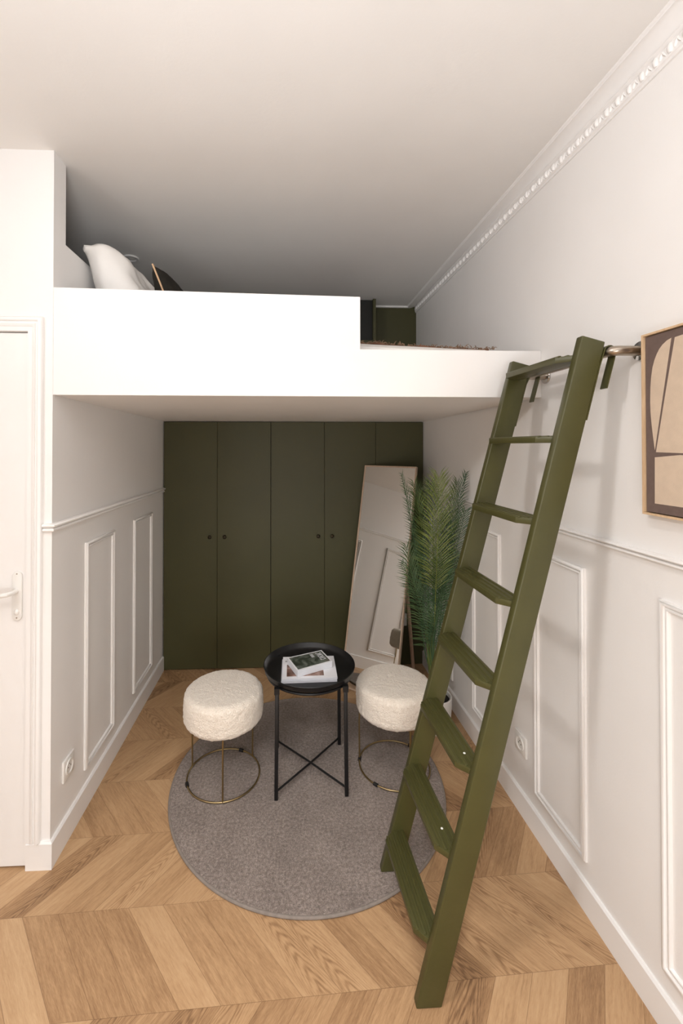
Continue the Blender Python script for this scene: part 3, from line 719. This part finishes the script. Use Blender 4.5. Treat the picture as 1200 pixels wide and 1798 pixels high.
for k in range(8):
    zt = .171 + .2473 * k; th = .022; m = MB(); y0, y1 = YN1 - .006, YF0 + .006
    xa0, xa1 = fx(y0, zt - th), fx(y1, zt - th)
    f0 = -.030; c = .034
    # plan outline with chamfered front corners, top with three ridges
    def outline(z_):
        a, b_ = fx(YN1, zt - .01), fx(YF0, zt - .01)
        return [(a + .004, y0), (a + .004, YN1), (a + f0, YN1 + c), (b_ + f0, YF0 - c), (b_ + .004, YF0), (b_ + .004, y1), (b_ + .048, y1), (a + .048, y0)]
    o1 = outline(0); m.prism(o1, zt - th, zt - .003, lambda p, q, t_: (p, q, t_))
    a, b_ = fx(YN1, zt - .01), fx(YF0, zt - .01)
    for j in range(4):
        off = -.020 + .0195 * j; hw = .0058
        ya, yb = (YN1 + .012 if j < 2 else YN1, YF0 - .012 if j < 2 else YF0)
        if j == 0: ya += .012; yb -= .012
        m.prism([(-hw, -.0045), (hw, -.0045), (hw * .6, 0), (-hw * .6, 0)], 0, 1, lambda p, q, t_: (a + (b_ - a) * t_ + off + p, ya + (yb - ya) * t_, zt + q))
    part('tread', m, M['green'], lad, smooth=True, bevel=.0012, angle=30)
    if k in (1, 2):
        m = MB(); m.ellipsoid((fx(1.36, zt) + .012, 1.335 + .02 * (2 - k), zt + .0005), .004, .004, .002, 10, 6); part('screw', m, M['socket'], lad)
# flat hooks behind each rail, over the steel bar and down
BX, BZ, BR = .956, 1.905, .0148
for yc in ((YN0 + YN1) / 2, (YF0 + YF1) / 2):
    m = MB(); hw = .014; k = (yc - YN0) / (YF0 - YN0)
    bx_, sl_ = .364 - .023 * k, SL + .0085 * k; ang = math.atan(sl_); off = WD / math.cos(ang) + .001
    pth2 = [(bx_ + z * sl_ + off, z) for z in (1.70, 1.80, 1.862)]
    R_ = BR + .003
    for j in range(9):
        a = PI * .98 - (PI * .98 + .25) * j / 8; pth2.append((BX + R_ * math.cos(a), BZ + R_ * math.sin(a)))
    e0 = pth2[-1]; pth2.append((e0[0] - .028, e0[1] - .105))
    rings = []
    for i, (p, q) in enumerate(pth2):
        a = Vector(pth2[max(0, i - 1)]); b_ = Vector(pth2[min(len(pth2) - 1, i + 1)]); dd = (b_ - a).normalized(); n_ = Vector((-dd.y, dd.x)) * .0018
        rings.append([(p + n_.x, yc - hw, q + n_.y), (p + n_.x, yc + hw, q + n_.y), (p - n_.x, yc + hw, q - n_.y), (p - n_.x, yc - hw, q - n_.y)])
    m.sweep(rings); part('hook', m, M['green'], lad, angle=40)

# ------------------------------------------------------------------ steel rail the ladder hangs on
rl = thing('wall_rail', 'short brushed steel rail fixed high on the right wall', 'rail', (XR(1.46), 1.46, 1.905))
m = MB(); pts = [(XR(1.235) - .004, 1.235, BZ), (BX + .02, 1.235, BZ)]
for j in range(1, 8): a = PI / 2 * j / 8; pts.append((BX + .02 - .02 * math.sin(a), 1.235 + .02 - .02 * math.cos(a), BZ))
pts += [(BX, 1.27, BZ), (BX, 1.45, BZ), (BX, 1.678, BZ)]
for j in range(1, 8): a = PI / 2 * j / 8; pts.append((BX + .02 - .02 * math.cos(a), 1.678 + .02 * math.sin(a), BZ))
pts += [(BX + .02, 1.698, BZ), (XR(1.698) - .004, 1.698, BZ)]
m.tube(pts, BR, 20); part('bar', m, M['steel'], rl)
for yy in (1.235, 1.698):
    m = MB(); xw = XR(yy)
    m.sweep([[(xw - h_, yy + r * math.cos(2 * PI * j / 32), BZ + r * math.sin(2 * PI * j / 32)) for j in range(32)] for r, h_ in ((.030, 0), (.030, .004), (.028, .007), (.014, .010), (.014, .012))])
    part('wall_flange', m, M['chrome'], rl)

# ------------------------------------------------------------------ framed print on the right wall
fy0, fy1, fz0, fz1 = .72, 1.203, 1.428, 1.942
pf = thing('picture_frame', 'framed taupe and sand abstract print on the right wall', 'picture', (1.03, 1.0, 1.43))
def pfx(a, b_, h): return (XR(a) - h, a, b_)
m = MB(); m.ring_frame(pfx, fy0, fy1, fz0, fz1, [(0, .001), (0, .030), (.0055, .030), (.0055, .001)]); part('frame', m, M['oak'], pf, smooth=False)
m = MB(); g = .0085
m.prism([(fy0 + g, fz0 + g), (fy1 - g, fz0 + g), (fy1 - g, fz1 - g), (fy0 + g, fz1 - g)], .004, .024, lambda p, q, t_: pfx(p, q, t_)); cv = part('canvas', m, M['brown'], pf, smooth=False)
def shp(poly): 
    m.prism(poly, .0238, .0245, lambda p, q, t_: pfx(p, q, t_))
m = MB()
arc = [(1.1119, 1.9128), (1.1254, 1.909), (1.1389, 1.9008), (1.1490, 1.891), (1.1576, 1.8783), (1.1650, 1.863), (1.1713, 1.8442), (1.1760, 1.818), (1.1786, 1.789), (1.1799, 1.7488), (1.1790, 1.720), (1.1766, 1.6921), (1.1715, 1.650), (1.1658, 1.6117)]
shp(arc)
shp([(1.1016, 1.9117), (1.0731, 1.9134), (1.0700, 1.800), (1.0728, 1.6035), (1.1621, 1.6054), (1.131, 1.7669)])
shp([(1.064, 1.9117), (1.05, 1.9134), (.86, 1.9), (.80, 1.75), (.78, 1.6035), (1.060, 1.6035), (1.058, 1.8)])
shp([(1.166, 1.591), (1.0892, 1.5988), (.78, 1.592), (.78, 1.4640), (1.1672, 1.4619)])
part('printed_shapes', m, M['beige'], cv, smooth=False)

# ------------------------------------------------------------------ wall sockets
def socket(fn, label, loc, s=.086):
    r = thing('wall_socket', label, 'socket', loc)
    m = MB(); h = s / 2
    m.prism([(-h, -h), (h, -h), (h, h), (-h, h)], 0, .009, lambda p, q, t_: fn(p, q, t_)); part('plate', m, M['socket'], r, bevel=.002)
    m = MB(); seg = 32
    m.sweep([[fn(rad * math.cos(2 * PI * j / seg), rad * math.sin(2 * PI * j / seg), hh) for j in range(seg)] for rad, hh in ((.030, .009), (.030, .013), (.024, .013), (.020, .010), (.004, .010))]); part('insert', m, M['socket'], r)
    for a, b_ in ((-.0095, 0), (.0095, 0), (0, .011)):
        m = MB(); m.sweep([[fn(a + rad * math.cos(2 * PI * j / 12), b_ + rad * math.sin(2 * PI * j / 12), hh) for j in range(12)] for rad, hh in ((.0028, .010), (.0026, .0108), (.001, .0108))]); part('contact_hole', m, M['dark_hole'], r)
    return r
socket(lambda p, q, t_: (XL + t_, 1.857 + p, .295 + q), 'white wall socket low on the left wall near the door frame', (XL, 1.857, .295))
socket(lambda p, q, t_: (XR(1.888 + p) - t_, 1.888 + p, .306 + q), 'white wall socket low on the right wall behind the ladder', (XR(1.888), 1.888, .306))
r_ = thing('junction_box', 'small grey box on the green cupboard behind the mirror', 'box', (.845, YB, .33))
m = MB(); m.box(.815, .866, YB - .016, YB, .295, .385); part('casing', m, M['socket'], r_, bevel=.003)
